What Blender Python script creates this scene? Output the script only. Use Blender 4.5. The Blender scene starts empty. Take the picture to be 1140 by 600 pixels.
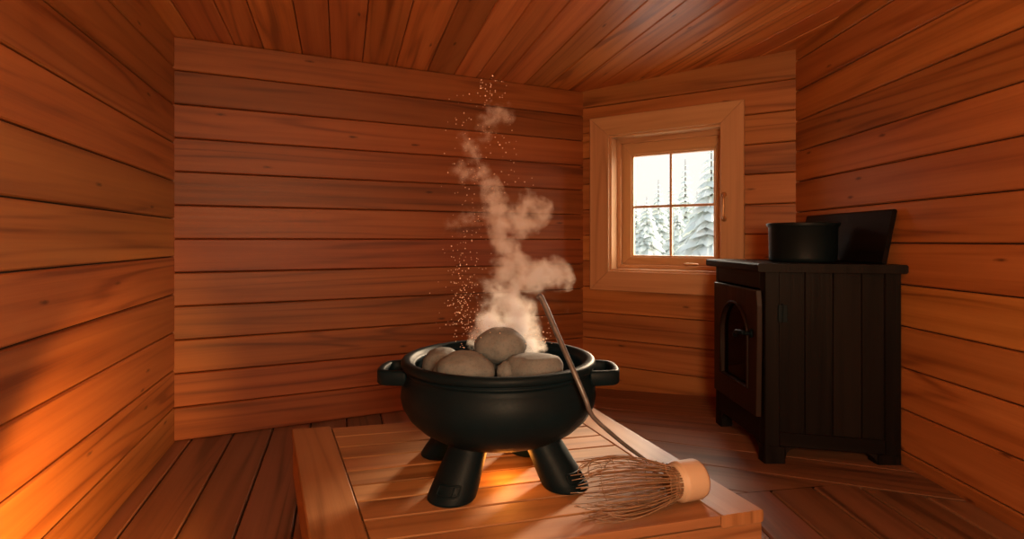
import bpy, bmesh, math, random
from mathutils import Vector, Matrix, noise
random.seed(7)
S = bpy.context.scene
C = S.collection
PI = math.pi
V3 = Vector

# ------------------------------------------------------------------ helpers
def link(o, parent=None):
    C.objects.link(o)
    if parent is not None:
        o.parent = parent
        o.matrix_parent_inverse = parent.matrix_basis.inverted()
    return o

def obj(name, bm, mats, parent=None, smooth=False, norm=True):
    if norm:
        bmesh.ops.recalc_face_normals(bm, faces=bm.faces)
    me = bpy.data.meshes.new(name)
    bm.to_mesh(me); bm.free()
    for m in (mats if isinstance(mats, (list, tuple)) else [mats]):
        me.materials.append(m)
    if smooth:
        for p in me.polygons: p.use_smooth = True
    o = bpy.data.objects.new(name, me)
    return link(o, parent)

def thing(name, label, cat, loc=(0, 0, 0), group=None):
    o = bpy.data.objects.new(name, None)
    o.empty_display_size = .1
    o.location = loc
    C.objects.link(o)
    o['label'] = label; o['category'] = cat
    if group: o['group'] = group
    return o

def tag(o, label=None, cat=None, group=None, kind=None):
    if label: o['label'] = label
    if cat: o['category'] = cat
    if group: o['group'] = group
    if kind: o['kind'] = kind
    return o

def newbm():
    bm = bmesh.new()
    bm.loops.layers.uv.new('UVMap')
    bm.loops.layers.float_color.new('rnd')
    return bm

def board(bm, O, U, V, N, u0, u1, v0, v1, n0, n1, ch=.004, r=None, m0=0, m1=0, mat=0):
    """bevelled board running along U; m0/m1 mitre its two ends"""
    uvl = bm.loops.layers.uv['UVMap']; cl = bm.loops.layers.float_color['rnd']
    if r is None: r = (random.random(), random.random(), random.random(), 1)
    else: r = tuple(r) + (1,) if len(r) == 3 else r
    ch = min(ch, abs(v1 - v0) * .3, abs(n1 - n0) * .3)
    prof = [(v0, n0 + ch), (v0 + ch, n0), (v1 - ch, n0), (v1, n0 + ch),
            (v1, n1 - ch), (v1 - ch, n1), (v0 + ch, n1), (v0, n1 - ch)]
    per = [0]
    for k in range(8):
        a, b = prof[k], prof[(k + 1) % 8]
        per.append(per[-1] + math.hypot(a[0] - b[0], a[1] - b[1]))
    nseg = 1
    rings = []
    for e in range(nseg + 1):
        ring = []
        for (v, n) in prof:
            a = u0 + m0 * (v - v0); b = u1 + m1 * (v - v0)
            u = a + (b - a) * e / nseg
            ring.append((bm.verts.new(O + U * u + V * v + N * n), u))
        rings.append(ring)
    for e in range(nseg):
        for k in range(8):
            k2 = (k + 1) % 8
            q = [rings[e][k], rings[e][k2], rings[e + 1][k2], rings[e + 1][k]]
            f = bm.faces.new([x[0] for x in q]); f.material_index = mat
            ps = [per[k], per[k + 1], per[k + 1], per[k]]
            for l, x, p in zip(f.loops, q, ps):
                l[uvl].uv = (x[1], v0 + p); l[cl] = r
    for ring in (rings[0], rings[-1]):
        f = bm.faces.new([x[0] for x in ring]); f.material_index = mat
        for l, (v, n) in zip(f.loops, prof):
            l[uvl].uv = (n, v); l[cl] = r

def clip(bm, co, no):
    """keep the side towards -no"""
    g = list(bm.verts) + list(bm.edges) + list(bm.faces)
    bmesh.ops.bisect_plane(bm, geom=g, plane_co=co, plane_no=no, clear_outer=True, clear_inner=False)

def lathe(bm, prof, seg=48, cen=(0, 0, 0), closed=False):
    cx, cy, cz = cen
    rings = []
    for (r, z) in prof:
        if r < 1e-6:
            rings.append([bm.verts.new((cx, cy, cz + z))])
        else:
            rings.append([bm.verts.new((cx + r * math.cos(2 * PI * k / seg), cy + r * math.sin(2 * PI * k / seg), cz + z)) for k in range(seg)])
    for a, b in zip(rings, rings[1:]):
        for k in range(seg):
            k2 = (k + 1) % seg
            if len(a) == 1 and len(b) == 1: continue
            if len(a) == 1: bm.faces.new((a[0], b[k], b[k2]))
            elif len(b) == 1: bm.faces.new((a[k], a[k2], b[0]))
            else: bm.faces.new((a[k], a[k2], b[k2], b[k]))

def tube(bm, pts, rad, seg=8, caps=True):
    pts = [V3(p) for p in pts]
    n = len(pts)
    rr = rad if isinstance(rad, (list, tuple)) else [rad] * n
    rings = []
    t0 = (pts[1] - pts[0]).normalized()
    x = t0.orthogonal().normalized()
    for i in range(n):
        t = (pts[min(i + 1, n - 1)] - pts[max(i - 1, 0)]).normalized()
        x = (x - t * x.dot(t)).normalized()
        y = t.cross(x)
        rings.append([bm.verts.new(pts[i] + (x * math.cos(2 * PI * k / seg) + y * math.sin(2 * PI * k / seg)) * rr[i]) for k in range(seg)])
    for a, b in zip(rings, rings[1:]):
        for k in range(seg):
            k2 = (k + 1) % seg
            bm.faces.new((a[k], a[k2], b[k2], b[k]))
    if caps:
        bm.faces.new(rings[0]); bm.faces.new(rings[-1])

def spline(pts, n=6):
    pts = [V3(p) for p in pts]
    out = []
    for i in range(len(pts) - 1):
        p0 = pts[max(i - 1, 0)]; p1 = pts[i]; p2 = pts[i + 1]; p3 = pts[min(i + 2, len(pts) - 1)]
        for k in range(n):
            t = k / n
            out.append(.5 * ((2 * p1) + (p2 - p0) * t + (2 * p0 - 5 * p1 + 4 * p2 - p3) * t * t + (3 * p1 - p0 - 3 * p2 + p3) * t ** 3))
    out.append(pts[-1])
    return out

def bevel(o, w, seg=2, ang=35):
    m = o.modifiers.new('bevel', 'BEVEL'); m.width = w; m.segments = seg
    m.limit_method = 'ANGLE'; m.angle_limit = math.radians(ang)
    return o

# ------------------------------------------------------------------ materials
def nodes(name):
    m = bpy.data.materials.new(name); m.use_nodes = True
    nt = m.node_tree
    return m, nt, nt.nodes, nt.links, nt.nodes['Principled BSDF']

def mathn(N, L, op, a, b=None, c=None, clamp=False):
    n = N.new('ShaderNodeMath'); n.operation = op; n.use_clamp = clamp
    for i, v in enumerate((a, b, c)):
        if v is None: continue
        if isinstance(v, (int, float)): n.inputs[i].default_value = v
        else: L.new(v, n.inputs[i])
    return n.outputs[0]

def ramp(N, L, fac, stops):
    n = N.new('ShaderNodeValToRGB')
    e = n.color_ramp.elements
    while len(e) < len(stops): e.new(.5)
    for el, (p, c) in zip(e, stops):
        el.position = p; el.color = tuple(c) + (1,) if len(c) == 3 else c
    L.new(fac, n.inputs[0])
    return n.outputs[0]

def mixc(N, L, mode, fac, a, b):
    n = N.new('ShaderNodeMix'); n.data_type = 'RGBA'; n.blend_type = mode
    for sock, v in ((n.inputs[0], fac), (n.inputs[6], a), (n.inputs[7], b)):
        if isinstance(v, (int, float)): sock.default_value = v
        elif isinstance(v, tuple): sock.default_value = v if len(v) == 4 else v + (1,)
        else: L.new(v, sock)
    return n.outputs[2]

def wood(name, dark, mid, light, rough=.5, knots=True, grain=1.0, vary=.35, bump=.25, spec=.5):
    m, nt, N, L, B = nodes(name)
    uv = N.new('ShaderNodeUVMap'); uv.uv_map = 'UVMap'
    at = N.new('ShaderNodeAttribute'); at.attribute_name = 'rnd'
    off = N.new('ShaderNodeVectorMath'); off.operation = 'MULTIPLY_ADD'
    L.new(at.outputs['Color'], off.inputs[0]); off.inputs[1].default_value = (37, 11, 53)
    L.new(uv.outputs['UV'], off.inputs[2])
    def mapped(sx, sy):
        mp = N.new('ShaderNodeMapping'); mp.inputs['Scale'].default_value = (sx, sy, 1)
        L.new(off.outputs[0], mp.inputs[0]); return mp.outputs[0]
    def noi(vec, scale, det, dist=0, rg=.55):
        n = N.new('ShaderNodeTexNoise'); n.inputs['Scale'].default_value = scale
        n.inputs['Detail'].default_value = det; n.inputs['Distortion'].default_value = dist
        n.inputs['Roughness'].default_value = rg
        L.new(vec, n.inputs['Vector']); return n.outputs['Fac']
    broad = noi(mapped(.55, 6), 1.0, 3, .4)
    # growth-ring bands: warped sine across the board
    w = N.new('ShaderNodeSeparateXYZ'); L.new(mapped(1, 1), w.inputs[0])
    warp = noi(mapped(.35, 2.6), 1.0, 2, .2)
    ph = mathn(N, L, 'MULTIPLY_ADD', warp, 26.0, mathn(N, L, 'MULTIPLY', w.outputs[1], 60.0))
    rings = mathn(N, L, 'MULTIPLY_ADD', mathn(N, L, 'SINE', ph), .5, .5)
    rings = mathn(N, L, 'POWER', rings, 2.5)
    fine = noi(mapped(2.2, 130), 1.0, 4, .2, .7)
    streak = noi(mapped(.32, 22), 1.0, 4, .25, .6)
    f = mathn(N, L, 'MULTIPLY', broad, .50)
    f = mathn(N, L, 'MULTIPLY_ADD', streak, .50, mathn(N, L, 'ADD', f, -.035))
    f = mathn(N, L, 'MULTIPLY_ADD', fine, .22 * grain, f)
    f = mathn(N, L, 'MULTIPLY_ADD', rings, -.09 * grain, f)
    ctr = noi(mapped(.28, 4.2), 1.0, 1.5, .15)
    ln = mathn(N, L, 'POWER', mathn(N, L, 'MULTIPLY_ADD', mathn(N, L, 'SINE', mathn(N, L, 'MULTIPLY', ctr, 62.)), .5, .5), 5.)
    lm = mathn(N, L, 'MULTIPLY_ADD', noi(mapped(.5, 5), 1.0, 2), 3.2, -1.25, True)
    f = mathn(N, L, 'MULTIPLY_ADD', mathn(N, L, 'MULTIPLY', ln, lm), -.30 * grain, f)
    col = ramp(N, L, f, [(.30, dark), (.50, mid), (.74, light)])
    if knots:
        vo = N.new('ShaderNodeTexVoronoi'); vo.voronoi_dimensions = '2D'
        vo.inputs['Scale'].default_value = 1.0
        L.new(mapped(1.5, 5.2), vo.inputs['Vector'])
        d = mathn(N, L, 'MULTIPLY_ADD', noi(mapped(30, 60), 1, 2), .05, vo.outputs['Distance'])
        sx = N.new('ShaderNodeSeparateXYZ'); L.new(vo.outputs['Color'], sx.inputs[0])
        on = mathn(N, L, 'GREATER_THAN', sx.outputs[0], .55)
        k = N.new('ShaderNodeMapRange'); k.inputs[1].default_value = .035; k.inputs[2].default_value = .075
        k.inputs[3].default_value = 1; k.inputs[4].default_value = 0
        L.new(d, k.inputs[0])
        kk = mathn(N, L, 'MULTIPLY', mathn(N, L, 'MULTIPLY', k.outputs[0], on), .85)
        col = mixc(N, L, 'MIX', kk, col, tuple(x * .35 for x in dark))
    sp = N.new('ShaderNodeSeparateXYZ'); L.new(at.outputs['Color'], sp.inputs[0])
    tint = mathn(N, L, 'MULTIPLY_ADD', sp.outputs[1], vary, 1 - vary * .55)
    B.inputs['Specular IOR Level'].default_value = spec
    hs = N.new('ShaderNodeHueSaturation')
    L.new(col, hs.inputs['Color']); L.new(tint, hs.inputs['Value'])
    L.new(mathn(N, L, 'MULTIPLY_ADD', sp.outputs[2], .012, .494), hs.inputs['Hue'])
    L.new(hs.outputs[0], B.inputs['Base Color'])
    L.new(mathn(N, L, 'MULTIPLY_ADD', fine, .18, rough - .09), B.inputs['Roughness'])
    bp = N.new('ShaderNodeBump'); bp.inputs['Strength'].default_value = bump; bp.inputs['Distance'].default_value = .002
    L.new(mathn(N, L, 'MULTIPLY_ADD', streak, .6, fine), bp.inputs['Height'])
    L.new(bp.outputs[0], B.inputs['Normal'])
    return m

def plain(name, col, rough=.5, metal=0, var=.25, scale=12, bump=.15, bscale=60, spec=.5, coords='Object'):
    m, nt, N, L, B = nodes(name)
    tc = N.new('ShaderNodeTexCoord')
    n = N.new('ShaderNodeTexNoise'); n.inputs['Scale'].default_value = scale; n.inputs['Detail'].default_value = 5
    L.new(tc.outputs[coords], n.inputs['Vector'])
    c = ramp(N, L, n.outputs['Fac'], [(.3, tuple(x * (1 - var) for x in col)), (.7, tuple(min(1, x * (1 + var)) for x in col))])
    L.new(c, B.inputs['Base Color'])
    B.inputs['Metallic'].default_value = metal
    B.inputs['Specular IOR Level'].default_value = spec
    n2 = N.new('ShaderNodeTexNoise'); n2.inputs['Scale'].default_value = bscale; n2.inputs['Detail'].default_value = 4
    L.new(tc.outputs[coords], n2.inputs['Vector'])
    L.new(mathn(N, L, 'MULTIPLY_ADD', n2.outputs['Fac'], .2, rough - .1), B.inputs['Roughness'])
    bp = N.new('ShaderNodeBump'); bp.inputs['Strength'].default_value = bump; bp.inputs['Distance'].default_value = .003
    L.new(n2.outputs['Fac'], bp.inputs['Height']); L.new(bp.outputs[0], B.inputs['Normal'])
    return m

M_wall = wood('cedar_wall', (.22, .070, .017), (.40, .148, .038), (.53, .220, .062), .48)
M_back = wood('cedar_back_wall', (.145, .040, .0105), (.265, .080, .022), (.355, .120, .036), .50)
M_wall2 = wood('cedar_wall_pale', (.23, .078, .021), (.40, .152, .045), (.52, .22, .070), .48)
M_ceil = wood('cedar_ceiling', (.27, .088, .024), (.54, .20, .058), (.70, .30, .10), .38, vary=.55)
M_floor = wood('cedar_floor', (.095, .043, .023), (.18, .082, .043), (.26, .122, .065), .42, knots=False, vary=.4)
M_bench = wood('bench_wood', (.165, .072, .027), (.275, .132, .053), (.36, .185, .082), .42, knots=False, vary=.22)
M_slat = wood('bench_slat_wood', (.17, .074, .027), (.285, .136, .054), (.37, .19, .083), .62, knots=False, vary=.25, spec=.35)
M_trim = wood('window_pine', (.44, .245, .115), (.57, .335, .168), (.66, .41, .22), .42, knots=False, vary=.15, grain=.6)
M_black = wood('charred_wood', (.0025, .002, .002), (.0055, .0045, .0042), (.011, .0085, .0075), .46, knots=False, vary=.4, bump=.4, spec=.10)
M_door = wood('charred_door', (.006, .003, .002), (.014, .0075, .0055), (.024, .013, .009), .46, knots=False, vary=.3, bump=.4, spec=.2)
M_dark = plain('gap_shadow', (.016, .007, .004), .9)
M_iron = plain('cast_iron', (.0028, .0098, .0145), .48, 0, .2, 9, .10, 220, .11)
M_iron2 = plain('enamel_pan', (.005, .011, .014), .44, 0, .2, 9, .06, 160, .25)
M_steel = plain('dull_steel', (.14, .15, .16), .42, .6, .3, 40, .1, 200)
M_cane = plain('bamboo_tine', (.23, .14, .08), .55, 0, .35, 40, .1, 200)
M_hand = plain('whisk_handle_wood', (.50, .39, .275), .5, 0, .10, 5, .05, 90)
M_handend = plain('whisk_handle_end', (.30, .165, .085), .6, 0, .2, 14, .1, 90)
M_brass = plain('window_brass', (.62, .36, .17), .35, .6, .15, 30, .05, 120)
M_snow = plain('snow', (.62, .64, .64), .8, 0, .06, 2, .1, 6)
M_bark = plain('bark', (.16, .16, .16), .9)

def stone_mat():
    m, nt, N, L, B = nodes('grey_stone')
    tc = N.new('ShaderNodeTexCoord')
    n = N.new('ShaderNodeTexNoise'); n.inputs['Scale'].default_value = 9; n.inputs['Detail'].default_value = 8
    n.inputs['Roughness'].default_value = .7
    L.new(tc.outputs['Object'], n.inputs['Vector'])
    c = ramp(N, L, n.outputs['Fac'], [(.3, (.10, .118, .122)), (.55, (.14, .162, .168)), (.75, (.18, .20, .205))])
    s = N.new('ShaderNodeTexNoise'); s.inputs['Scale'].default_value = 160; s.inputs['Detail'].default_value = 3
    L.new(tc.outputs['Object'], s.inputs['Vector'])
    sp = ramp(N, L, s.outputs['Fac'], [(.36, (.45, .45, .45)), (.46, (1, 1, 1))])
    L.new(mixc(N, L, 'MULTIPLY', .3, c, sp), B.inputs['Base Color'])
    B.inputs['Roughness'].default_value = .8
    bp = N.new('ShaderNodeBump'); bp.inputs['Strength'].default_value = .35; bp.inputs['Distance'].default_value = .004
    L.new(mathn(N, L, 'MULTIPLY_ADD', s.outputs['Fac'], .4, n.outputs['Fac']), bp.inputs['Height'])
    L.new(bp.outputs[0], B.inputs['Normal'])
    return m
M_stone = stone_mat()

def glass_mat(name, gl, tint=(1, 1, 1, 1)):
    m, nt, N, L, B = nodes(name)
    N.remove(B)
    out = N['Material Output']
    t = N.new('ShaderNodeBsdfTransparent'); t.inputs[0].default_value = tint
    g = N.new('ShaderNodeBsdfGlossy'); g.inputs['Roughness'].default_value = .03
    mx = N.new('ShaderNodeMixShader'); mx.inputs[0].default_value = gl
    L.new(t.outputs[0], mx.inputs[1]); L.new(g.outputs[0], mx.inputs[2]); L.new(mx.outputs[0], out.inputs[0])
    return m
M_glass = glass_mat('window_glass', .04)
M_sootglass = glass_mat('sooty_glass', .05, (.35, .32, .30, 1))

def fir_mat():
    m, nt, N, L, B = nodes('snowy_hazy_needles')
    g = N.new('ShaderNodeNewGeometry')
    s = N.new('ShaderNodeSeparateXYZ'); L.new(g.outputs['Normal'], s.inputs[0])
    tc = N.new('ShaderNodeTexCoord')
    n = N.new('ShaderNodeTexNoise'); n.inputs['Scale'].default_value = 2.2; n.inputs['Detail'].default_value = 5
    L.new(tc.outputs['Object'], n.inputs['Vector'])
    f = mathn(N, L, 'MULTIPLY_ADD', n.outputs['Fac'], 1.6, mathn(N, L, 'MULTIPLY_ADD', s.outputs[2], .35, -.55), True)
    L.new(ramp(N, L, f, [(.25, (.58, .66, .65)), (.55, (.70, .75, .73)), (.8, (.86, .86, .82))]), B.inputs['Base Color'])  # snow on top; needles paled too, with outdoor haze put into the colour
    B.inputs['Roughness'].default_value = .9
    return m
M_fir = fir_mat()

# ------------------------------------------------------------------ the room's plan
EYE = 1.05
LB = V3((-1.762, 2.906, 0)); BR = V3((.509, 3.994, 0)); WR = V3((1.66, 3.257, 0))
REAR = -1.7
LF = V3((-.873 - .306 * REAR, REAR, 0)); RF = V3((1.66, REAR, 0))
Z = V3((0, 0, 1))
FSL = .10 / 1.151                                   # the floor right of the bench rises gently to the wall
def floor_z(x): return max(0., (x - BR.x) * FSL)
CN = V3((.432, -.902, 0)); CSL = .043               # the ceiling rises gently towards the front
def ceil_z(p): return 2.119 + CSL * (V3((p[0], p[1], 0)) - LB).dot(CN)
CEIL_NO = V3((-CSL * CN.x, -CSL * CN.y, 1)).normalized()
CEIL_CO = V3((LB.x, LB.y, 2.119))

def wall(name, A, Bp, nb, bw, mat, hole=None, zofs=0., gap=.004):
    """plank wall from A to Bp (A on the left seen from inside)"""
    U = (Bp - A); Ln = U.length; U.normalize()
    Nn = V3((U.y, -U.x, 0))                          # towards the room
    bm = newbm()
    for k in range(nb):
        v0 = zofs + k * bw + gap / 2; v1 = zofs + (k + 1) * bw - gap / 2
        rects = [(-.02, Ln + .02, v0, v1)]
        if hole:
            h0, h1, g0, g1 = hole
            if v1 > g0 and v0 < g1:
                rects = [(-.02, h0, v0, v1), (h1, Ln + .02, v0, v1)]
                if v0 < g0 - .012: rects.append((h0, h1, v0, g0))
                if v1 > g1 + .012: rects.append((h0, h1, g1, v1))
        r = (random.random(), random.random(), random.random())
        for (a, b, c, d) in rects:
            board(bm, A, U, Z, Nn, a, b, c, d, -.03, 0, .005, r)
    top = zofs + nb * bw
    if hole:
        h0, h1, g0, g1 = hole
        bk = [(-.08, h0, zofs - .06, top), (h1, Ln + .08, zofs - .06, top), (h0, h1, zofs - .06, g0), (h0, h1, g1, top)]
    else: bk = [(-.08, Ln + .08, zofs - .06, top)]
    for (a, b, c, d) in bk:
        board(bm, A, U, Z, Nn, a, b, c, d, -.05, -.016, .001, mat=1)
    clip(bm, CEIL_CO + Z * .016, CEIL_NO)
    o = obj(name, bm, [mat, M_dark])
    return tag(o, kind='structure')

wall('wall_left', LF, LB, 12, .1975, M_wall, zofs=-.02, gap=.006)
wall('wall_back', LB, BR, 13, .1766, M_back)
WU = (WR - BR).normalized(); WN = V3((WU.y, -WU.x, 0))
HOLE = (.20, .96, .835, 1.787)
wall('wall_window', BR, WR, 12, .1822, M_wall2, hole=HOLE, zofs=-.004)
wall('wall_right', WR, RF, 14, .1766, M_wall, zofs=-.02, gap=.005)
wall('wall_front', RF, LF, 14, .1766, M_wall)

# ceiling
bm = newbm()
LU = V3((-.306, 1, 0)).normalized(); LV = V3((LU.y, -LU.x, 0))
x0 = LF.dot(LV) - .1
cw = .178
k = 0
v = x0
while v < WR.dot(LV) + .3:
    w_ = cw * random.uniform(.8, 1.15)
    board(bm, V3((0, 0, 0)), LU, LV, Z, -3, 5.5, v + .002, v + w_ - .002, 2.119, 2.145, .004)
    v += w_
board(bm, V3((0, 0, 0)), LU, LV, Z, -3, 5.5, x0, WR.dot(LV) + .3, 2.133, 2.16, .001, mat=1)
POLY = [LF, LB, BR, WR, RF]
def clip_poly(bm, poly, marg=0.):
    for a, b in zip(poly, poly[1:] + poly[:1]):
        d = (b - a).normalized(); n = V3((-d.y, d.x, 0))      # outward (poly clockwise)
        clip(bm, a + n * marg, n)
clip_poly(bm, POLY, .08)
for vv in bm.verts: vv.co.z += CSL * (V3((vv.co.x, vv.co.y, 0)) - LB).dot(CN)
tag(obj('ceiling', bm, [M_ceil, M_dark]), kind='structure')

# floor : three runs of boards
def merge(dst, src):
    me = bpy.data.meshes.new('tmp'); src.to_mesh(me); src.free(); dst.from_mesh(me); bpy.data.meshes.remove(me)
fl = newbm()
b = newbm()
wx = LB.dot(LV)
v = wx + .075 - .197
while v < 2.2:
    board(b, V3((0, 0, 0)), LU, LV, Z, -3, 5, v + .004, v + .197 - .004, -.03, 0, .005)
    v += .197
clip_poly(b, POLY, .02)
clip(b, V3((BR.x, 0, 0)), V3((1, 0, 0)))
merge(fl, b)
EDGE = 2.60
WB = -WN                                              # outward from the room through the window wall
def band():
    b = newbm(); rs = random.Random(3)
    d = BR.dot(WB) + .02
    while d > .6:
        board(b, V3((0, 0, 0)), WU, WB, Z, -4, 4, d - .21 + .0015, d - .0015, -.03, 0, .003, (rs.random(), rs.random() * .6, rs.random()))
        d -= .21
    clip_poly(b, POLY, .02)
    clip(b, V3((BR.x, 0, 0)), V3((-1, 0, 0)))
    return b
b = band(); clip(b, WB * EDGE, -WB); merge(fl, b)
b = band(); clip(b, WB * EDGE, WB); clip(b, V3((0, 2.24, 0)), V3((0, -1, 0))); merge(fl, b)
b = newbm()
x = .509
YU = V3((-.045, 1, 0)).normalized(); YV = V3((YU.y, -YU.x, 0))
x = .3
while x < 2.0:
    board(b, V3((0, 0, 0)), YU, YV, Z, -3, 4, x + .003, x + .168 - .003, -.03, 0, .005)
    x += .168
clip_poly(b, POLY, .02)
clip(b, V3((BR.x, 0, 0)), V3((-1, 0, 0)))
clip(b, WB * (EDGE - .004), WB); clip(b, V3((0, 2.236, 0)), V3((0, 1, 0)))
merge(fl, b)
b = newbm()
board(b, V3((0, 0, 0)), V3((1, 0, 0)), V3((0, 1, 0)), Z, -3, BR.x, -3, 5, -.06, -.02, .001, mat=1)
board(b, V3((0, 0, 0)), V3((1, 0, 0)), V3((0, 1, 0)), Z, BR.x, 3, -3, 5, -.06, -.02, .001, mat=1)
clip_poly(b, POLY, .06); merge(fl, b)
for vv in fl.verts:
    if vv.co.x > BR.x: vv.co.z += (vv.co.x - BR.x) * FSL
tag(obj('floor', fl, [M_floor, M_dark]), kind='structure')

# ------------------------------------------------------------------ window
win = bpy.data.objects.new('window_1', None); win.location = BR + WU * .58 + Z * .7; C.objects.link(win)
win['kind'] = 'structure'
def frame4(s0, s1, z0, z1, w, n0, n1, mat, name, parent, ch=.004, gap=.0012, ws=None):
    """four mitred boards"""
    wl, wr, wb, wt = ws or (w, w, w, w)
    bm = newbm()
    rr = lambda: (random.random(), random.uniform(.3, .7), random.random())
    # bottom and top rails run along WU, stiles along Z
    board(bm, BR, WU, Z, WN, s0 + gap, s1 - gap, z0, z0 + wb, n0, n1, ch, rr(), m0=wl / wb, m1=-wr / wb)
    board(bm, BR, WU, -Z, WN, s0 + gap, s1 - gap, -z1, -z1 + wt, n0, n1, ch, rr(), m0=wl / wt, m1=-wr / wt)
    board(bm, BR, Z, WU, WN, z0 + gap, z1 - gap, s0, s0 + wl, n0, n1, ch, rr(), m0=wb / wl, m1=-wt / wl)
    board(bm, BR, Z, -WU, WN, z0 + gap, z1 - gap, -s1, -s1 + wr, n0, n1, ch, rr(), m0=wb / wr, m1=-wt / wr)
    return obj(name, bm, mat, parent)
frame4(.063, 1.087, .705, 1.912, .14, 0., .026, M_trim, 'window_casing', win, ws=(.143, .140, .137, .132))
frame4(.200, .962, .835, 1.787, .03, -.24, .004, M_trim, 'window_jamb', win, ws=(.020, .014, .020, .020), ch=.002)
frame4(.218, .949, .853, 1.770, .06, -.23, -.098, M_trim, 'window_stop', win, ws=(.030, .02, .030, .035), ch=.003)
sash = frame4(.236, .931, .878, 1.744, .06, -.180, -.128, M_trim, 'window_sash', win, ws=(.080, .050, .062, .092), ch=.006)
frame4(.314, .884, .937, 1.655, .012, -.172, -.136, M_trim, 'glazing_bead', sash, ws=(.012,) * 4, ch=.003)
bm = newbm()
sm, zm = .589, 1.288
board(bm, BR, Z, WU, WN, .944, 1.65, sm - .008, sm + .008, -.166, -.142, .003, (.2, .1, .3))
board(bm, BR, WU, Z, WN, .318, sm - .008, zm - .008, zm + .008, -.166, -.142, .003, (.6, .1, .3))
board(bm, BR, WU, Z, WN, sm + .008, .880, zm - .008, zm + .008, -.166, -.142, .003, (.5, .1, .3))
obj('window_muntin', bm, M_trim, sash)
for (a, b_) in ((.320, sm - .006), (sm + .006, .878)):
    for (c, d) in ((.944, zm - .006), (zm + .006, 1.648)):
        bm = newbm()
        board(bm, BR, WU, Z, WN, a, b_, c, d, -.156, -.152, .0005)
        obj('window_pane', bm, M_glass, sash)
def wp(s, z, n): return BR + WU * s + Z * z + WN * n
bm = bmesh.new()
s_ = .972
tube(bm, spline([wp(s_, 1.335, .024), wp(s_, 1.325, .045), wp(s_, 1.29, .052), wp(s_, 1.23, .052), wp(s_, 1.195, .045), wp(s_, 1.185, .024)], 5), .008, 10)
tube(bm, [wp(s_, 1.335, .024), wp(s_, 1.335, .032)], .016, 12)
tube(bm, [wp(s_, 1.185, .024), wp(s_, 1.185, .032)], .016, 12)
obj('window_handle', bm, M_brass, win, True)
bm = bmesh.new()
tube(bm, [wp(.71, .893, -.130), wp(.71, .893, -.07)], .010, 10)
tube(bm, spline([wp(.70, .893, -.07), wp(.74, .896, -.066), wp(.79, .893, -.07)], 4), .0075, 10)
obj('window_latch', bm, M_brass, win, True)

# ------------------------------------------------------------------ outside: snow and firs
bm = bmesh.new()
g = {}
for i in range(25):
    for j in range(20):
        a = -2 + i * 1.6
        d = 1.0 + j * 1.9
        p = BR + WU * (-12 + i * 1.6) - WN * d
        t = min(1, max(0, (d - 4) / 16))
        z = -.35 + 1.0 * t * t * (3 - 2 * t) + .12 * noise.noise(V3((p.x * .25, p.y * .25, 0))) * min(1, d / 6) - max(0, d - 24) * .02
        g[i, j] = bm.verts.new((p.x, p.y, z))
for i in range(24):
    for j in range(19):
        bm.faces.new((g[i, j], g[i + 1, j], g[i + 1, j + 1], g[i, j + 1]))
tag(obj('snow_ground', bm, M_snow, None, True), kind='structure')

def fir_meshes(seed, tiers, w):
    rs = random.Random(seed)
    bm = bmesh.new()
    for t in range(tiers):
        f = t / (tiers - 1)
        zz = .08 + .90 * f
        rad = w * (1 - f) ** .85 + .012
        nb = int(7 + 7 * (1 - f))
        a0 = rs.random() * 6
        for k in range(nb):
            a = a0 + 2 * PI * k / nb + rs.uniform(-.25, .25)
            L_ = rad * rs.uniform(.65, 1.12)
            dr = L_ * rs.uniform(.35, .7)
            d = V3((math.cos(a), math.sin(a), 0)); e = V3((-d.y, d.x, 0))
            base = V3((0, 0, zz))
            wd = L_ * .30
            pts = []
            for q in range(5):
                s = q / 4
                c = base + d * (L_ * s) - Z * (dr * s * s)
                ww = wd * (0.25, .9, 1.0, .65, .06)[q] * rs.uniform(.8, 1.2)
                pts.append((bm.verts.new(c - e * ww - Z * ww * .5), bm.verts.new(c + Z * ww * .22), bm.verts.new(c + e * ww - Z * ww * .5)))
            for p_, q_ in zip(pts, pts[1:]):
                bm.faces.new((p_[0], p_[1], q_[1], q_[0])); bm.faces.new((p_[1], p_[2], q_[2], q_[1]))
    tr = bmesh.new()
    tube(tr, [(0, 0, -.05), (0, 0, .5), (0, 0, .99)], [.022, .014, .003], 8)
    return bm, tr
def fir(px, top, d, label, seed, w, base=.55, group='snowy firs outside the window'):
    x = (px - 570) / 620 * d; zt = EYE + (268 - top) / 620 * d
    h = zt - base
    t = thing('snowy_fir', label, 'tree', (x, d, base), group)
    f, tr = fir_meshes(seed, 17, w)
    bpy.context.view_layer.update()
    for nm, m_, mt in (('foliage', f, M_fir), ('trunk', tr, M_bark)):
        bmesh.ops.scale(m_, vec=(h, h, h), verts=m_.verts)
        o = obj(nm, m_, mt, None, False, norm=(nm == 'trunk'))
        o.parent = t
fir(763, 176, 24, 'tallest slender snowy fir, in the upper right pane left of its middle', 1, .20)
fir(792, 158, 12, 'near broad snowy fir cut by the right edge of the window', 2, .34, .35)
fir(748, 196, 22, 'narrow snowy fir just right of the upright window bar', 3, .22)
fir(733, 199, 21, 'pointed snowy fir in the left panes close to the upright bar', 4, .24)
fir(708, 222, 23, 'short hazy fir at the left edge of the window', 5, .26)
fir(720, 218, 16.5, 'low bushy snowy fir low in the left panes', 6, .34)
fir(776, 212, 15, 'dense snowy fir low in the right panes', 7, .36, .45)
fir(754, 226, 18, 'small wide snowy fir behind the cross of the window bars', 8, .40)
fir(700, 232, 26, 'faint small fir half hidden by the left side of the window frame', 9, .30)

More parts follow.
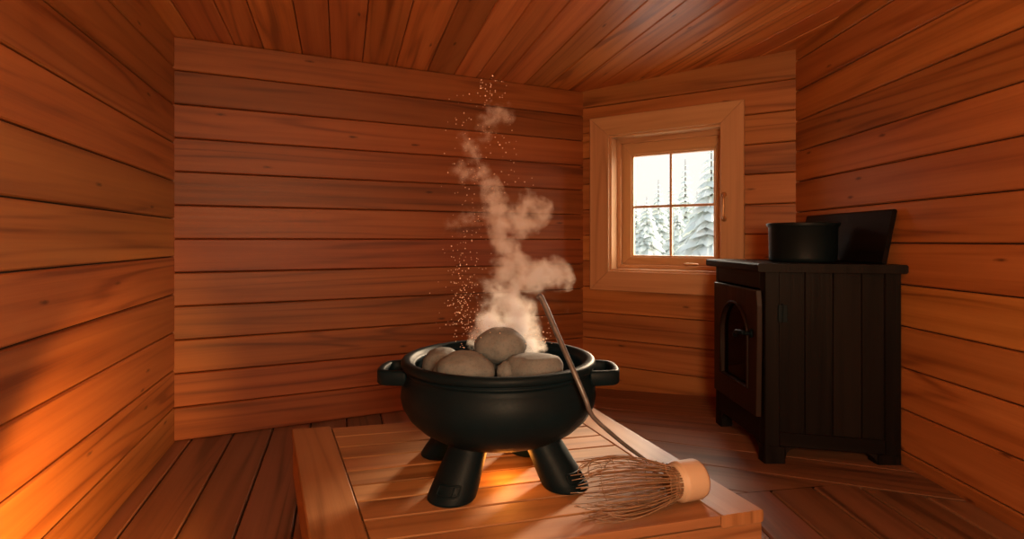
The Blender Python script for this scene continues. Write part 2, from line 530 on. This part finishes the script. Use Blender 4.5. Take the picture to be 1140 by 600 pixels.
# ------------------------------------------------------------------ bench
BZ = .35
QBL, QBR, QFR, QFL = V3((-.817, 2.067, 0)), V3((.34, 2.346, 0)), V3((.6555, 1.4515, 0)), V3((-.411, 1.1635, 0))
BW, BD = 1.16, .93
def bmap(bm):
    for vv in bm.verts:
        s, t = vv.co.x / BW, vv.co.y / BD
        p = QBL * (1 - s) * (1 - t) + QBR * s * (1 - t) + QFR * s * t + QFL * (1 - s) * t
        vv.co = V3((p.x, p.y, vv.co.z))
bench = thing('low_bench', 'low slatted wooden bench carrying the black cauldron', 'bench', ((QBL + QFR) / 2)[:2] + (0,))
bpy.context.view_layer.update()
X, Y = V3((1, 0, 0)), V3((0, 1, 0)); O0 = V3((0, 0, 0))
sl, sr = .118 * BW, .884 * BW
bm = newbm(); board(bm, O0, Y, X, Z, 0, BD, 0, sl - .002, BZ - .032, BZ, .004, (.3, .55, .5)); bmap(bm)
obj('frame_board', bm, M_bench, bench)
bm = newbm(); board(bm, O0, Y, X, Z, 0, BD, sr + .002, BW, BZ - .032, BZ, .004, (.8, .6, .5)); bmap(bm)
obj('frame_board', bm, M_bench, bench)
bm = newbm()
ns = 9
for k in range(ns):
    t0 = BD * (.012 + .988 * k / ns); t1 = BD * (.012 + .988 * (k + 1) / ns)
    board(bm, O0, X, Y, Z, sl + .001, sr - .001, t0 + .0035, t1 - (.0035 if k < ns - 1 else 0), BZ - .026, BZ - .001, .0018)
bmap(bm); obj('slat_panel', bm, M_slat, bench)
for (a, b_, c, d, ax) in ((.004, BW - .004, BD - .028, BD - .003, 'x'), (.004, BW - .004, .003, .028, 'x'),
                          (.03, BD - .03, .003, .028, 'y'), (.03, BD - .03, BW - .028, BW - .003, 'y')):
    bm = newbm()
    if ax == 'x': board(bm, O0, X, Y, Z, a, b_, c, d, BZ - .16, BZ - .033, .004)
    else: board(bm, O0, Y, X, Z, a, b_, c, d, BZ - .16, BZ - .033, .004)
    bmap(bm); obj('apron', bm, M_bench, bench)
for (a, b_) in ((.03, .03), (BW - .10, .03), (.03, BD - .10), (BW - .10, BD - .10)):
    bm = newbm(); board(bm, O0, Z, X, Y, 0, BZ - .035, a, a + .07, b_, b_ + .07, .005); bmap(bm)
    zf = min(floor_z(vv.co.x) for vv in bm.verts)
    for vv in bm.verts:
        if vv.co.z < .01: vv.co.z = floor_z(vv.co.x)
    obj('leg', bm, M_bench, bench)

# ------------------------------------------------------------------ cauldron
PC = V3((-.04, 1.67, BZ))
pot = thing('cauldron', 'black cast iron cauldron on four stubby legs, filled with stones', 'cauldron', PC)
bpy.context.view_layer.update()
bm = bmesh.new()
prof = [(0, .085), (.08, .087), (.14, .097), (.195, .12), (.235, .148), (.265, .182), (.283, .218), (.289, .250), (.286, .278),
        (.277, .303), (.270, .314), (.2715, .319), (.276, .321), (.2755, .326), (.271, .328), (.2715, .331), (.284, .333), (.2875, .338), (.2875, .348), (.284, .354), (.277, .357), (.266, .357),
        (.259, .353), (.257, .346), (.250, .344), (.247, .338), (.248, .328), (.254, .310), (.252, .290), (.235, .279), (.15, .275), (0, .274)]
prof = [(r, z if (z >= .25 or k > 16) else .25 - (.25 - z) * .86) for k, (r, z) in enumerate(prof)]
lathe(bm, prof, 96, PC)
obj('pot_body', bm, M_iron, pot, True)
def handle(side):
    bm = bmesh.new()
    path = []
    for (x, y) in ((.262, -.075), (.30, -.072), (.335, -.060), (.345, -.030), (.347, 0), (.345, .030), (.335, .060), (.30, .072), (.262, .075)):
        path.append(V3((side * x, y, 0)))
    path = spline(path, 4)
    rings = []
    for i, p in enumerate(path):
        t = (path[min(i + 1, len(path) - 1)] - path[max(i - 1, 0)]).normalized()
        nn = V3((t.y, -t.x, 0))
        hw, hh, c = .011, .021, .005
        ring = []
        for (a, b_) in ((-hw, -hh + c), (-hw + c, -hh), (hw - c, -hh), (hw, -hh + c), (hw, hh - c), (hw - c, hh), (-hw + c, hh), (-hw, hh - c)):
            ring.append(bm.verts.new(PC + p + nn * a + Z * (.306 + b_)))
        rings.append(ring)
    for a, b_ in zip(rings, rings[1:]):
        for k in range(8):
            bm.faces.new((a[k], a[(k + 1) % 8], b_[(k + 1) % 8], b_[k]))
    bm.faces.new(rings[0]); bm.faces.new(rings[-1])
    o = obj('pot_handle', bm, M_iron, pot, True)
    return o
handle(-1); handle(1)
def pot_leg(fx, fy, face):
    """splayed tapered leg; `face` is the direction its cast plate faces"""
    foot = PC + V3((fx, fy, 0)); top = PC + V3((fx * .52, fy * .52, .172))
    ax = top - foot
    bm = bmesh.new()
    seg = 32
    st = [(0, .0620), (.012, .0655), (.04, .0670), (.16, .066), (.4, .0615), (.7, .056), (.80, .0535), (.815, .0575), (.87, .0575), (.885, .053), (1.0, .053)]
    rings = []
    for (t, r) in st:
        c = foot + ax * t
        rings.append([bm.verts.new((c.x + r * math.cos(2 * PI * k / seg), c.y + r * math.sin(2 * PI * k / seg), c.z)) for k in range(seg)])
    for a, b_ in zip(rings, rings[1:]):
        for k in range(seg): bm.faces.new((a[k], a[(k + 1) % seg], b_[(k + 1) % seg], b_[k]))
    bm.faces.new(rings[0]); bm.faces.new(rings[-1])
    lg = obj('leg', bm, M_iron, pot, True)
    if face is None: return
    fa = math.atan2(face[1], face[0])
    bm = bmesh.new()
    def surf(a, t, out):
        c = foot + ax * t
        r = .0664 - .010 * max(0, t - .1) + out
        return c + V3((math.cos(fa + a), math.sin(fa + a), 0)) * r
    # raised rounded rectangular rim with a bar
    lp = []
    W_, t_a, t_b, cr = .47, .14, .29, .06
    for k in range(32):
        th = 2 * PI * k / 32
        sx = abs(math.cos(th)) ** .28 * (1 if math.cos(th) >= 0 else -1)
        sy = abs(math.sin(th)) ** .28 * (1 if math.sin(th) >= 0 else -1)
        lp.append((sx * W_, (t_a + t_b) / 2 + sy * (t_b - t_a) / 2))
    pts = [surf(a, t, .0015) for a, t in lp]
    tube(bm, pts + [pts[0]], .0025, 6, False)
    tube(bm, [surf(.20, t_a + .02, .001), surf(.20, t_b - .02, .001)], .0016, 6)
    tube(bm, [surf(-.36 , t_a + .035, .001), surf(.36, t_a + .035, .001)], .0012, 6)
    f_in = [bm.verts.new(surf(a * .96, (t - .215) * .96 + .215, .0006)) for a, t in lp]
    cv = bm.verts.new(surf(0, .215, .0006))
    for k in range(32): bm.faces.new((f_in[k], f_in[(k + 1) % 32], cv))
    obj('cast_plate', bm, M_iron, lg, True)
pot_leg(-.126, -.150, (-.25, -1))
pot_leg(.195, -.075, (.75, -.75))
pot_leg(-.195, .165, None)
pot_leg(.10, .19, None)

# stones
def stone(px, py, d, hw, hd, hh, label, seed, rz=0, flat=0.):
    c = V3(((px - 570) / 620 * d, d, EYE - (py - 268) / 620 * d))
    bm = bmesh.new()
    bmesh.ops.create_icosphere(bm, subdivisions=5, radius=1)
    for v in bm.verts:
        p = v.co.normalized()
        k = 1 + .10 * noise.noise(p * 1.3 + V3((seed * 3.7, 0, 0))) + .035 * noise.noise(p * 3.2 + V3((0, seed * 2.1, 0)))
        q = p * k
        if flat and q.z > flat: q.z = flat + (q.z - flat) * .28
        v.co = V3((q.x * hw, q.y * hd, q.z * hh))
    bmesh.ops.rotate(bm, verts=bm.verts, cent=(0, 0, 0), matrix=Matrix.Rotation(rz, 3, 'Z'))
    o = obj('sauna_stone', bm, M_stone, None, True)
    o.location = c
    return tag(o, label, 'stone', 'stones heaped in the cauldron')
stone(557, 385, 1.655, .077, .065, .054, 'round grey stone on top of the heap in the cauldron', 1)
stone(516, 413, 1.575, .086, .070, .056, 'large smooth grey stone at the front left of the cauldron', 2)
stone(595, 411, 1.585, .083, .065, .060, 'flat topped grey stone at the front right of the cauldron', 3, -.1, .62)
stone(492, 405, 1.72, .062, .060, .050, 'half hidden grey stone behind the front left stone against the rim', 4)
stone(551, 403, 1.76, .075, .065, .052, 'shadowed grey stone under and behind the top stone', 5)
stone(563, 414, 1.565, .026, .026, .030, 'small grey pebble wedged between the two front stones', 6)

# ------------------------------------------------------------------ steam and droplets
puffs = [(540, 388, 17, .9), (565, 380, 22, 1), (588, 385, 17, .9), (602, 386, 9, .8), (552, 365, 24, 1), (580, 362, 21, 1), (533, 374, 11, .7), (574, 340, 21, .95), (550, 330, 18, .7),
         (536, 322, 12, .5), (598, 306, 19, 1), (618, 302, 17, 1.05), (631, 314, 9, 1), (580, 312, 20, .85), (562, 300, 18, .75), (566, 275, 16, .85), (558, 252, 17, .85), (580, 246, 19, .95),
         (598, 236, 15, .85), (608, 228, 8, .8), (588, 222, 11, .8), (552, 232, 16, .75), (548, 215, 12, .6), (562, 268, 15, .8), (576, 288, 14, .8), (618, 345, 12, .22),
         (535, 198, 12, .42), (521, 191, 13, .45), (511, 187, 10, .42), (532, 184, 12, .42), (528, 168, 12, .36), (521, 155, 13, .38), (534, 146, 13, .4), (547, 133, 14, .42), (560, 127, 12, .4), (562, 114, 9, .36), (552, 120, 10, .36), (516, 165, 8, .32), (545, 205, 11, .5), (505, 255, 12, .25), (525, 240, 14, .35)]
rs = random.Random(5)
balls = []
for (px, py, r, k) in puffs:
    d = 1.70 + rs.uniform(-.025, .025)
    balls.append((V3(((px - 570) / 620 * d, d, EYE - (py - 268) / 620 * d)), r / 620 * d, k))
def steam_mat():
    m, nt, N, L, B = nodes('steam_volume'); N.remove(B)
    out = N['Material Output']
    tc = N.new('ShaderNodeTexCoord')
    def noi(scale, det, rough=.6, col=False):
        n = N.new('ShaderNodeTexNoise'); n.inputs['Scale'].default_value = scale; n.inputs['Detail'].default_value = det
        n.inputs['Roughness'].default_value = rough
        L.new(tc.outputs['Object'], n.inputs['Vector']); return n.outputs['Color' if col else 'Fac']
    w1 = N.new('ShaderNodeVectorMath'); w1.operation = 'SUBTRACT'; w1.inputs[1].default_value = (.5, .5, .5)
    L.new(noi(14, 3, .6, True), w1.inputs[0])
    w2 = N.new('ShaderNodeVectorMath'); w2.operation = 'MULTIPLY_ADD'; w2.inputs[1].default_value = (.085, .085, .085)
    L.new(w1.outputs[0], w2.inputs[0]); L.new(tc.outputs['Object'], w2.inputs[2])
    acc = None
    for (c, r, k) in balls:
        dn = N.new('ShaderNodeVectorMath'); dn.operation = 'DISTANCE'
        L.new(w2.outputs[0], dn.inputs[0]); dn.inputs[1].default_value = c
        f = mathn(N, L, 'MULTIPLY_ADD', dn.outputs['Value'], -k / (r * 1.36), k, True)
        acc = f if acc is None else mathn(N, L, 'MAXIMUM', acc, f)
    n = noi(22, 4, .62)
    a = mathn(N, L, 'MULTIPLY_ADD', mathn(N, L, 'ADD', n, -.53), 2.6, acc)
    a = mathn(N, L, 'MULTIPLY', a, mathn(N, L, 'MULTIPLY', acc, 4.0, None, True))
    a = mathn(N, L, 'POWER', mathn(N, L, 'MAXIMUM', a, 0.), 1.6)
    d = mathn(N, L, 'MULTIPLY', a, 75.)
    v = N.new('ShaderNodeVolumeScatter'); v.inputs['Color'].default_value = (.99, .95, .84, 1)
    v.inputs['Anisotropy'].default_value = .1
    L.new(d, v.inputs['Density']); L.new(v.outputs[0], out.inputs['Volume'])
    return m
bm = bmesh.new()
for (c, r, k) in balls:
    bmesh.ops.create_icosphere(bm, subdivisions=2, radius=r * 1.38, matrix=Matrix.Translation(c))
st = obj('steam', bm, steam_mat(), None, True)
rm = st.modifiers.new('remesh', 'REMESH'); rm.mode = 'VOXEL'; rm.voxel_size = .009
tag(st, 'pale plume of steam billowing up from the hot stones', 'steam', kind='stuff')

M_drop, nt, N, L, B = nodes('water_droplet')
tcn = N.new('ShaderNodeTexCoord'); nn_ = N.new('ShaderNodeTexNoise'); nn_.inputs['Scale'].default_value = 30
L.new(tcn.outputs['Object'], nn_.inputs['Vector'])
L.new(ramp(N, L, nn_.outputs['Fac'], [(.35, (.85, .50, .30)), (.65, (1, .82, .62))]), B.inputs['Base Color'])
B.inputs['Roughness'].default_value = .25
B.inputs['Emission Color'].default_value = (1, .62, .38, 1); B.inputs['Emission Strength'].default_value = .12  # faint emission stands in for the light the droplets catch
bm = bmesh.new()
rs = random.Random(11)
def drops(n, cx, cy, sx, sy, r0=.0009, r1=.0019):
    for _ in range(n):
        px = rs.gauss(cx, sx); py = rs.gauss(cy, sy); d = 1.66 + rs.uniform(-.10, .10)
        z = EYE - (py - 268) / 620 * d
        if z < .745 or z > 2.05: continue
        mt = Matrix.Translation(V3(((px - 570) / 620 * d, d, z)))
        bmesh.ops.create_icosphere(bm, subdivisions=1, radius=rs.uniform(r0, r1) * (1.4 if rs.random() < .06 else 1), matrix=mt)
drops(170, 516, 345, 11, 28); drops(60, 528, 372, 16, 12); drops(45, 515, 300, 12, 25); drops(45, 520, 250, 14, 35)
drops(70, 525, 155, 16, 32); drops(35, 545, 97, 10, 9); drops(40, 602, 368, 6, 16); drops(28, 545, 215, 22, 30)
drops(30, 565, 185, 14, 30); drops(30, 590, 385, 15, 5)
tag(obj('water_droplets', bm, M_drop, None, True), 'tiny bright water droplets flying up around the steam', 'droplets', kind='stuff')

# ------------------------------------------------------------------ whisk
H0 = V3((.503, 1.517, BZ + .0525)); H1 = V3((.432, 1.487, BZ + .0545))        # handle ends
ax = (H1 - H0).normalized()
wh = thing('whisk', 'large bamboo whisk with pale wooden handle lying on the bench corner', 'whisk', (.40, 1.47, BZ))
bpy.context.view_layer.update()
sx = ax.cross(Z).normalized(); sz = sx.cross(ax).normalized()
def ring_pt(c, r, a): return c + sx * (r * math.cos(a)) + sz * (r * math.sin(a))
bm = bmesh.new()
prof = [(0, .050), (.004, .0515), (.010, .0522), (.060, .0518), (.066, .051), (.068, .048), (.072, .046), (.078, .046)]
rings = [[bm.verts.new(ring_pt(H0 + ax * t, r, 2 * PI * k / 48)) for k in range(48)] for (t, r) in prof]
for a, b_ in zip(rings, rings[1:]):
    for k in range(48): bm.faces.new((a[k], a[(k + 1) % 48], b_[(k + 1) % 48], b_[k]))
bm.faces.new(rings[-1])
obj('handle', bm, M_hand, wh, True)
bm = bmesh.new()
rr = [[bm.verts.new(ring_pt(H0 + ax * t, r, 2 * PI * k / 48)) for k in range(48)] for (t, r) in ((.001, .0500), (-.004, .0485), (-.006, .044))]
for a, b_ in zip(rr, rr[1:]):
    for k in range(48): bm.faces.new((a[k], a[(k + 1) % 48], b_[(k + 1) % 48], b_[k]))
bm.faces.new(rr[-1])
obj('end_cap', bm, M_handend, wh, True)['label'] = 'darker brown end of the handle'
HB = H0 + ax * .076
BUL = V3((.185, 1.385, BZ + .078))
bax = (BUL - HB); BL_ = bax.length; bax.normalize()
rs = random.Random(21)
def tine(a, rmax, ln, r_end, wob, rad=.0015):
    pts = []
    s2 = bax.cross(Z).normalized(); z2 = s2.cross(bax).normalized()
    for k in range(13):
        t = k / 12
        prof_r = .040 + (rmax - .040) * math.sin(min(1, t / .72) * PI / 2) ** 1.2
        if t > .72: prof_r = rmax + (r_end - rmax) * ((t - .72) / .28) ** 1.6
        aa = a + wob * math.sin(t * 5 + a * 3) * t
        c = HB + bax * (BL_ * ln * t)
        p = c + s2 * (prof_r * math.cos(aa)) + z2 * (prof_r * math.sin(aa))
        if p.z < BZ + .0025: p.z = BZ + .0025 + .002 * abs(math.sin(a * 7))
        pts.append(p)
    bm = bmesh.new()
    tube(bm, pts, [rad * (1.25 - .5 * k / 12) for k in range(13)], 5)
    return obj('tine', bm, M_cane, wh, True)
for k in range(40):
    a = 2 * PI * k / 40
    tine(a, .079 * rs.uniform(.95, 1.03), rs.uniform(.94, 1.05), rs.uniform(.050, .076), rs.uniform(-.06, .06))
for k in range(18):
    a = 2 * PI * k / 18 + .1
    tine(a, .050 * rs.uniform(.85, 1.1), rs.uniform(.85, 1.0), rs.uniform(.03, .05), rs.uniform(-.1, .1))
bm = bmesh.new()
s2 = bax.cross(Z).normalized(); z2 = s2.cross(bax).normalized()
for (t, r) in ((.018, .046), (.030, .049), (.052, .0545)):
    pts = []
    for k in range(41):
        a = 2 * PI * k / 40
        rr_ = r + .0025 * math.sin(a * 11)
        p = HB + bax * (t + .003 * math.sin(a * 9)) + s2 * (rr_ * math.cos(a)) + z2 * (rr_ * math.sin(a))
        p.z = max(p.z, BZ + .002); pts.append(p)
    tube(bm, pts, .0013, 5, False)
obj('binding_thread', bm, M_cane, wh, True)
bm = bmesh.new()
for (t, r, a0, a1) in ((.62, .070, .3, 3.6), (.80, .073, .0, 2.9), (.93, .066, .2, 3.1)):
    pts = []
    for k in range(25):
        a = a0 + (a1 - a0) * k / 24
        pts.append(HB + bax * (BL_ * t + .012 * math.sin(a * 3)) + s2 * (r * math.cos(a)) + z2 * (r * math.sin(a)))
    for p in pts: p.z = max(p.z, BZ + .002)
    tube(bm, pts, .0011, 5)
obj('cross_strand', bm, M_cane, wh, True)

# rod
def P(px, py, d): return V3(((px - 570) / 620 * d, d, EYE - (py - 268) / 620 * d))
bm = bmesh.new()
path = [P(598, 332, 1.552), P(600.5, 330.5, 1.55), P(604, 334, 1.547), P(620, 371, 1.507), P(641, 419, 1.452), P(652, 445, 1.437), P(656, 456, 1.437), P(663, 467, 1.44), P(688, 489, 1.452), P(706, 503, 1.462), P(720, 513, 1.47)]
path = spline(path, 6)
n_ = len(path)
tube(bm, path, [(.0055 if i < 6 else (.0088 - .0042 * i / n_)) for i in range(n_)], 12)
tag(obj('metal_rod', bm, M_steel, None, True), 'bent grey metal poker leaning on the cauldron rim with its lower end on the whisk', 'poker')

# ------------------------------------------------------------------ cabinet
cFC, cFR, cBL, cBR = V3((1.13, 2.49, 0)), V3((1.652, 2.36, 0)), V3((1.12, 3.06, 0)), V3((1.640, 3.0, 0))
CWd, CDp = .53, .57
def cmap_pt(p):
    u, v = p.x / CWd, p.y / CDp
    q = cFC * (1 - u) * (1 - v) + cFR * u * (1 - v) + cBR * u * v + cBL * (1 - u) * v
    return V3((q.x, q.y, p.z))
def cmap(bm):
    for v in bm.verts: v.co = cmap_pt(v.co)
fz = floor_z(1.38)
cab = thing('black_cabinet', 'black wooden cabinet with an arched glazed door against the right wall', 'cabinet', (1.38, 2.72, fz))
bpy.context.view_layer.update()
TZ = .912
def cobj(name, parts, parent=cab, mat=M_black, ch=.004):
    bm = newbm()
    for (ax_, u0, u1, v0, v1, z0, z1) in parts:
        r = (random.random(), random.random(), random.random())
        if ax_ == 'z': board(bm, O0, Z, X, Y, z0, z1, u0, u1, v0, v1, ch, r)
        elif ax_ == 'x': board(bm, O0, X, Y, Z, u0, u1, v0, v1, z0, z1, ch, r)
        else: board(bm, O0, Y, X, Z, v0, v1, u0, u1, z0, z1, ch, r)
    cmap(bm)
    return obj(name, bm, mat, parent)
t = .03
bot = .155
# carcass: side boards, back, bottom, front stiles and rails
bds = []
ue = [.06, .165, .275, .385, .47]
for a, b_ in zip(ue, ue[1:]):
    bds.append(('z', a + .001, b_ - .001, .006, .026, bot + .02, TZ))
cobj('side_panel', bds, ch=.002)
cobj('side_panel', [('z', .03, CWd, CDp - .025, CDp - .005, bot + .02, TZ)])
cobj('back_panel', [('z', CWd - .022, CWd - .002, .03, CDp - .03, bot, TZ)])
cobj('bottom_shelf', [('x', .02, CWd - .022, .02, CDp - .02, bot, bot + .025)])
cobj('corner_post', [('z', 0, .062, 0, .05, bot - .02, TZ)])
cobj('corner_post', [('z', .468, CWd, 0, .05, bot - .02, TZ)])
cobj('corner_post', [('z', 0, .05, CDp - .04, CDp, bot - .02, TZ)])
cobj('top_rail', [('y', .0, .03, .05, CDp - .04, .832, TZ)])
cobj('bottom_rail', [('y', .0, .03, .05, CDp - .04, bot - .02, .245)])
cobj('side_rail', [('x', .062, .468, 0, .028, bot - .02, bot + .045)])
# feet: bracket shaped, cut to the floor
def foot(u0, u1, v0, v1, flare):
    bm = newbm()
    board(bm, O0, Z, X, Y, 0, bot - .02, u0, u1, v0, v1, .005, (random.random(),) * 3)
    cmap(bm)
    for v in bm.verts:
        if v.co.z < .02: v.co.z = floor_z(v.co.x)
    obj('foot', bm, M_black, cab)
foot(-.002, .085, -.002, .06, 1); foot(.44, CWd, -.002, .06, 1); foot(-.002, .06, CDp - .075, CDp, 1); foot(.44, CWd, CDp - .07, CDp, 1)
# little quarter brackets between foot and rail
def bracket(p0, du, dv):
    bm = newbm()
    uvl = bm.loops.layers.uv['UVMap']
    th = V3((0, .026, 0)) if dv == 0 else V3((.026, 0, 0))
    dirn = V3((du, dv, 0)); n = 8
    prof_ = [V3((0, 0, 0))] + [dirn * (.05 * (1 - math.sin(a)) + 0) + Z * (-.05 * (1 - math.cos(a))) for a in [PI / 2 * k / n for k in range(n + 1)]]
    A = [bm.verts.new(p0 + q) for q in prof_]; B_ = [bm.verts.new(p0 + q + th) for q in prof_]
    bm.faces.new(A); bm.faces.new(B_[::-1])
    for k in range(len(A)): bm.faces.new((A[k], A[(k + 1) % len(A)], B_[(k + 1) % len(A)], B_[k]))
    cmap(bm); obj('bracket', bm, M_black, cab)
bracket(V3((.085, .001, bot - .019)), 1, 0); bracket(V3((.44, .001, bot - .019)), -1, 0); bracket(V3((.001, .06, bot - .019)), 0, 1); bracket(V3((.001, CDp - .075, bot - .019)), 0, -1)
cobj('cabinet_top', [('y', -.042, CWd, -.035, CDp + .03, TZ, TZ + .037)], ch=.006)
# door with arched opening
dv0, dv1, dz0, dz1 = .035, CDp - .035, .250, .826
av0, av1, az0 = .125, .435, .365
ar = (av1 - av0) / 2; azc = .740 - ar
def arch(off):
    pts = [(av0 - off, az0 - off), (av1 + off, az0 - off)]
    for k in range(21):
        a = PI * k / 20
        pts.append(((av0 + av1) / 2 + (ar + off) * math.cos(a), azc + (ar + off) * math.sin(a) * 1.0))
    return pts
bm = newbm()
uvl = bm.loops.layers.uv['UVMap']; cl = bm.loops.layers.float_color['rnd']
inner = arch(0)
def outer_of(p):
    cy, cz = (av0 + av1) / 2, (dz0 + dz1) / 2
    dx, dz_ = p[0] - cy, p[1] - cz
    k = min(((dv1 - cy) / abs(dx)) if abs(dx) > 1e-6 else 1e9, ((dz1 - cz) / abs(dz_)) if abs(dz_) > 1e-6 else 1e9)
    return (cy + dx * k, cz + dz_ * k)
# resample so the door's corners are hit
cornered = []
cyy, czz = (av0 + av1) / 2, (dz0 + dz1) / 2
outer = [outer_of(p) for p in inner]
def snap(lst, c):
    i = min(range(len(lst)), key=lambda i: (lst[i][0] - c[0]) ** 2 + (lst[i][1] - c[1]) ** 2); lst[i] = c
for c in ((dv0, dz0), (dv1, dz0), (dv1, dz1), (dv0, dz1)): snap(outer, c)
xo, xi = -.022, .002
n = len(inner)
vi = [bm.verts.new((xo, p[0], p[1])) for p in inner]; vo_ = [bm.verts.new((xo, p[0], p[1])) for p in outer]
wi = [bm.verts.new((xi, p[0], p[1])) for p in inner]; wo = [bm.verts.new((xi, p[0], p[1])) for p in outer]
for k in range(n):
    k2 = (k + 1) % n
    bm.faces.new((vi[k], vi[k2], vo_[k2], vo_[k])); bm.faces.new((wi[k], wi[k2], wo[k2], wo[k]))
    bm.faces.new((vi[k], vi[k2], wi[k2], wi[k])); bm.faces.new((vo_[k], vo_[k2], wo[k2], wo[k]))
for f in bm.faces:
    for l in f.loops: l[uvl].uv = (l.vert.co.z, l.vert.co.y); l[cl] = (.4, .9, .5, 1)
cmap(bm)
door = obj('door', bm, M_door, cab); bevel(door, .003)
bm = bmesh.new()
pts = [cmap_pt(V3((xo - .001, p[0], p[1]))) for p in arch(.006)]
tube(bm, pts + [pts[0]], .007, 8, False)
obj('arch_moulding', bm, M_door, door, True)
bm = bmesh.new()
vs = [bm.verts.new(cmap_pt(V3((-.006, p[0], p[1])))) for p in arch(.004)]
bm.faces.new(vs)
obj('door_glass', bm, M_sootglass, door)
bm = bmesh.new()
kv, kz = .075, .622
tube(bm, [cmap_pt(V3((xo, kv, kz))), cmap_pt(V3((xo - .008, kv, kz)))], .020, 16)
tube(bm, [cmap_pt(V3((xo, kv, kz))), cmap_pt(V3((xo - .03, kv, kz))), cmap_pt(V3((xo - .042, kv, kz)))], [.009, .009, .008], 12)
pp = spline([cmap_pt(V3((xo - .040, kv - .012, kz + .004))), cmap_pt(V3((xo - .044, kv + .02, kz + .003))), cmap_pt(V3((xo - .044, kv + .06, kz - .002))), cmap_pt(V3((xo - .042, kv + .085, kz - .022)))], 5)
tube(bm, pp, .011, 12)
obj('door_handle', bm, M_iron, door, True)
bm = newbm()
for (a, b_) in ((.052, .068), (.073, .089)):
    board(bm, O0, Z, X, Y, .690, .765, a, b_, -.007, .001, .0015)
board(bm, O0, Z, X, Y, .686, .769, .067, .074, -.010, .001, .002)
cmap(bm); obj('hinge', bm, M_iron, cab)

# pan on the cabinet
CT = TZ + .037
pc = V3((1.408, 2.70, CT))
pan = thing('black_pan', 'round black cooking pot standing on the black cabinet', 'pot', pc)
bpy.context.view_layer.update()
bm = bmesh.new()
lathe(bm, [(0, 0), (.135, 0), (.146, .006), (.149, .02), (.151, .165), (.157, .170), (.160, .176), (.157, .181), (.150, .181), (.146, .176), (.144, .02), (.13, .010), (0, .010)], 64, pc)
obj('pan_body', bm, M_iron2, pan, True)
bm = bmesh.new()
lathe(bm, [(.1595, .1765), (.162, .180), (.1605, .1855), (.155, .187), (.148, .1855), (.146, .181), (.150, .180), (.1575, .1805), (.1595, .1765)], 64, pc)
obj('rim', bm, M_iron2, pan, True)

# leaning board
bm = newbm()
b0 = V3((1.583, 2.385, CT)); dirY = V3((-.012, 1, 0)).normalized()
up = V3((.052, 0, .235)); uh = up.length; up.normalize()
Nn = dirY.cross(up).normalized()
if Nn.x > 0: Nn = -Nn
board(bm, b0, dirY, up, Nn, 0, .70, 0, uh, -.022, 0, .005, (.3, .35, .6), m0=.03, m1=-.06)
dz = CT - min(v.co.z for v in bm.verts)
for v in bm.verts: v.co.z += dz
tag(obj('leaning_board', bm, M_black), 'dark wooden board leaning on the right wall behind the pot on the cabinet', 'board')

# ------------------------------------------------------------------ light
def look(o, to):
    o.rotation_euler = (V3(to) - o.location).to_track_quat('-Z', 'Y').to_euler()
def lamp(name, kind, loc, to, energy, col, **kw):
    l = bpy.data.lights.new(name, kind); l.energy = energy; l.color = col
    for k, v in kw.items(): setattr(l, k, v)
    o = bpy.data.objects.new(name, l); C.objects.link(o); o.location = loc
    if to is not None: look(o, to)
    return o
lamp('warm_fill', 'POINT', (.32, -.62, 1.25), None, 158, (1, .645, .36), shadow_soft_size=.25)  # added warm fill behind the camera, not a real lamp of the room
lamp('bright_sky', 'SUN', (8, 9, 5), tuple(V3((8, 9, 5)) - V3((.93, .62, .22))), 24.0, (1, .85, .64), angle=math.radians(110))
lamp('low_winter_sun', 'SUN', (6, 12, 6), None, 12.0, (1, .72, .46), angle=math.radians(8))
sun = bpy.data.objects['low_winter_sun']
sun.rotation_euler = (V3((-.10, 1.75, .35)) - V3((.95, 3.70, 1.12))).to_track_quat('-Z', 'Y').to_euler()
lamp('fire_glow', 'POINT', (PC.x + .02, PC.y - .03, BZ + .060), None, 1.7, (1, .30, .04), shadow_soft_size=.035)
lamp('stove_glow', 'SPOT', (-.72, 1.40, .20), (-1.412, 1.76, .22), 55, (1, .40, .07), spot_size=math.radians(80), spot_blend=.55, shadow_soft_size=.03)

# sky
w = bpy.data.worlds.new('winter_sky'); S.world = w; w.use_nodes = True
wn, wl = w.node_tree.nodes, w.node_tree.links
bg = wn['Background']
tc = wn.new('ShaderNodeTexCoord'); sp = wn.new('ShaderNodeSeparateXYZ')
wl.new(tc.outputs['Generated'], sp.inputs[0])
cr = wn.new('ShaderNodeValToRGB')
cr.color_ramp.elements[0].position = .0; cr.color_ramp.elements[0].color = (1, .955, .84, 1)
cr.color_ramp.elements[1].position = .5; cr.color_ramp.elements[1].color = (.80, .90, 1, 1)
wl.new(sp.outputs[2], cr.inputs[0]); wl.new(cr.outputs[0], bg.inputs[0])
bg.inputs[1].default_value = 1.15

# ------------------------------------------------------------------ camera
cd = bpy.data.cameras.new('camera'); cam = bpy.data.objects.new('camera', cd); C.objects.link(cam)
cam.location = (0, 0, EYE); cam.rotation_euler = (PI / 2, 0, 0)
cd.sensor_fit = 'HORIZONTAL'; cd.sensor_width = 36; cd.lens = 620 / 1140 * 36
cd.shift_y = -32 / 1140; cd.clip_start = .02; cd.clip_end = 200
S.camera = cam
S.view_settings.view_transform = 'Standard'; S.view_settings.look = 'None'
S.view_settings.exposure = 0; S.view_settings.gamma = 1
S.cycles.max_bounces = 8; S.cycles.diffuse_bounces = 4; S.cycles.volume_bounces = 3
S.cycles.transparent_max_bounces = 12
S.cycles.caustics_reflective = False; S.cycles.caustics_refractive = False
S.cycles.sample_clamp_indirect = 4
S.cycles.volume_step_rate = 1.0; S.cycles.volume_max_steps = 128
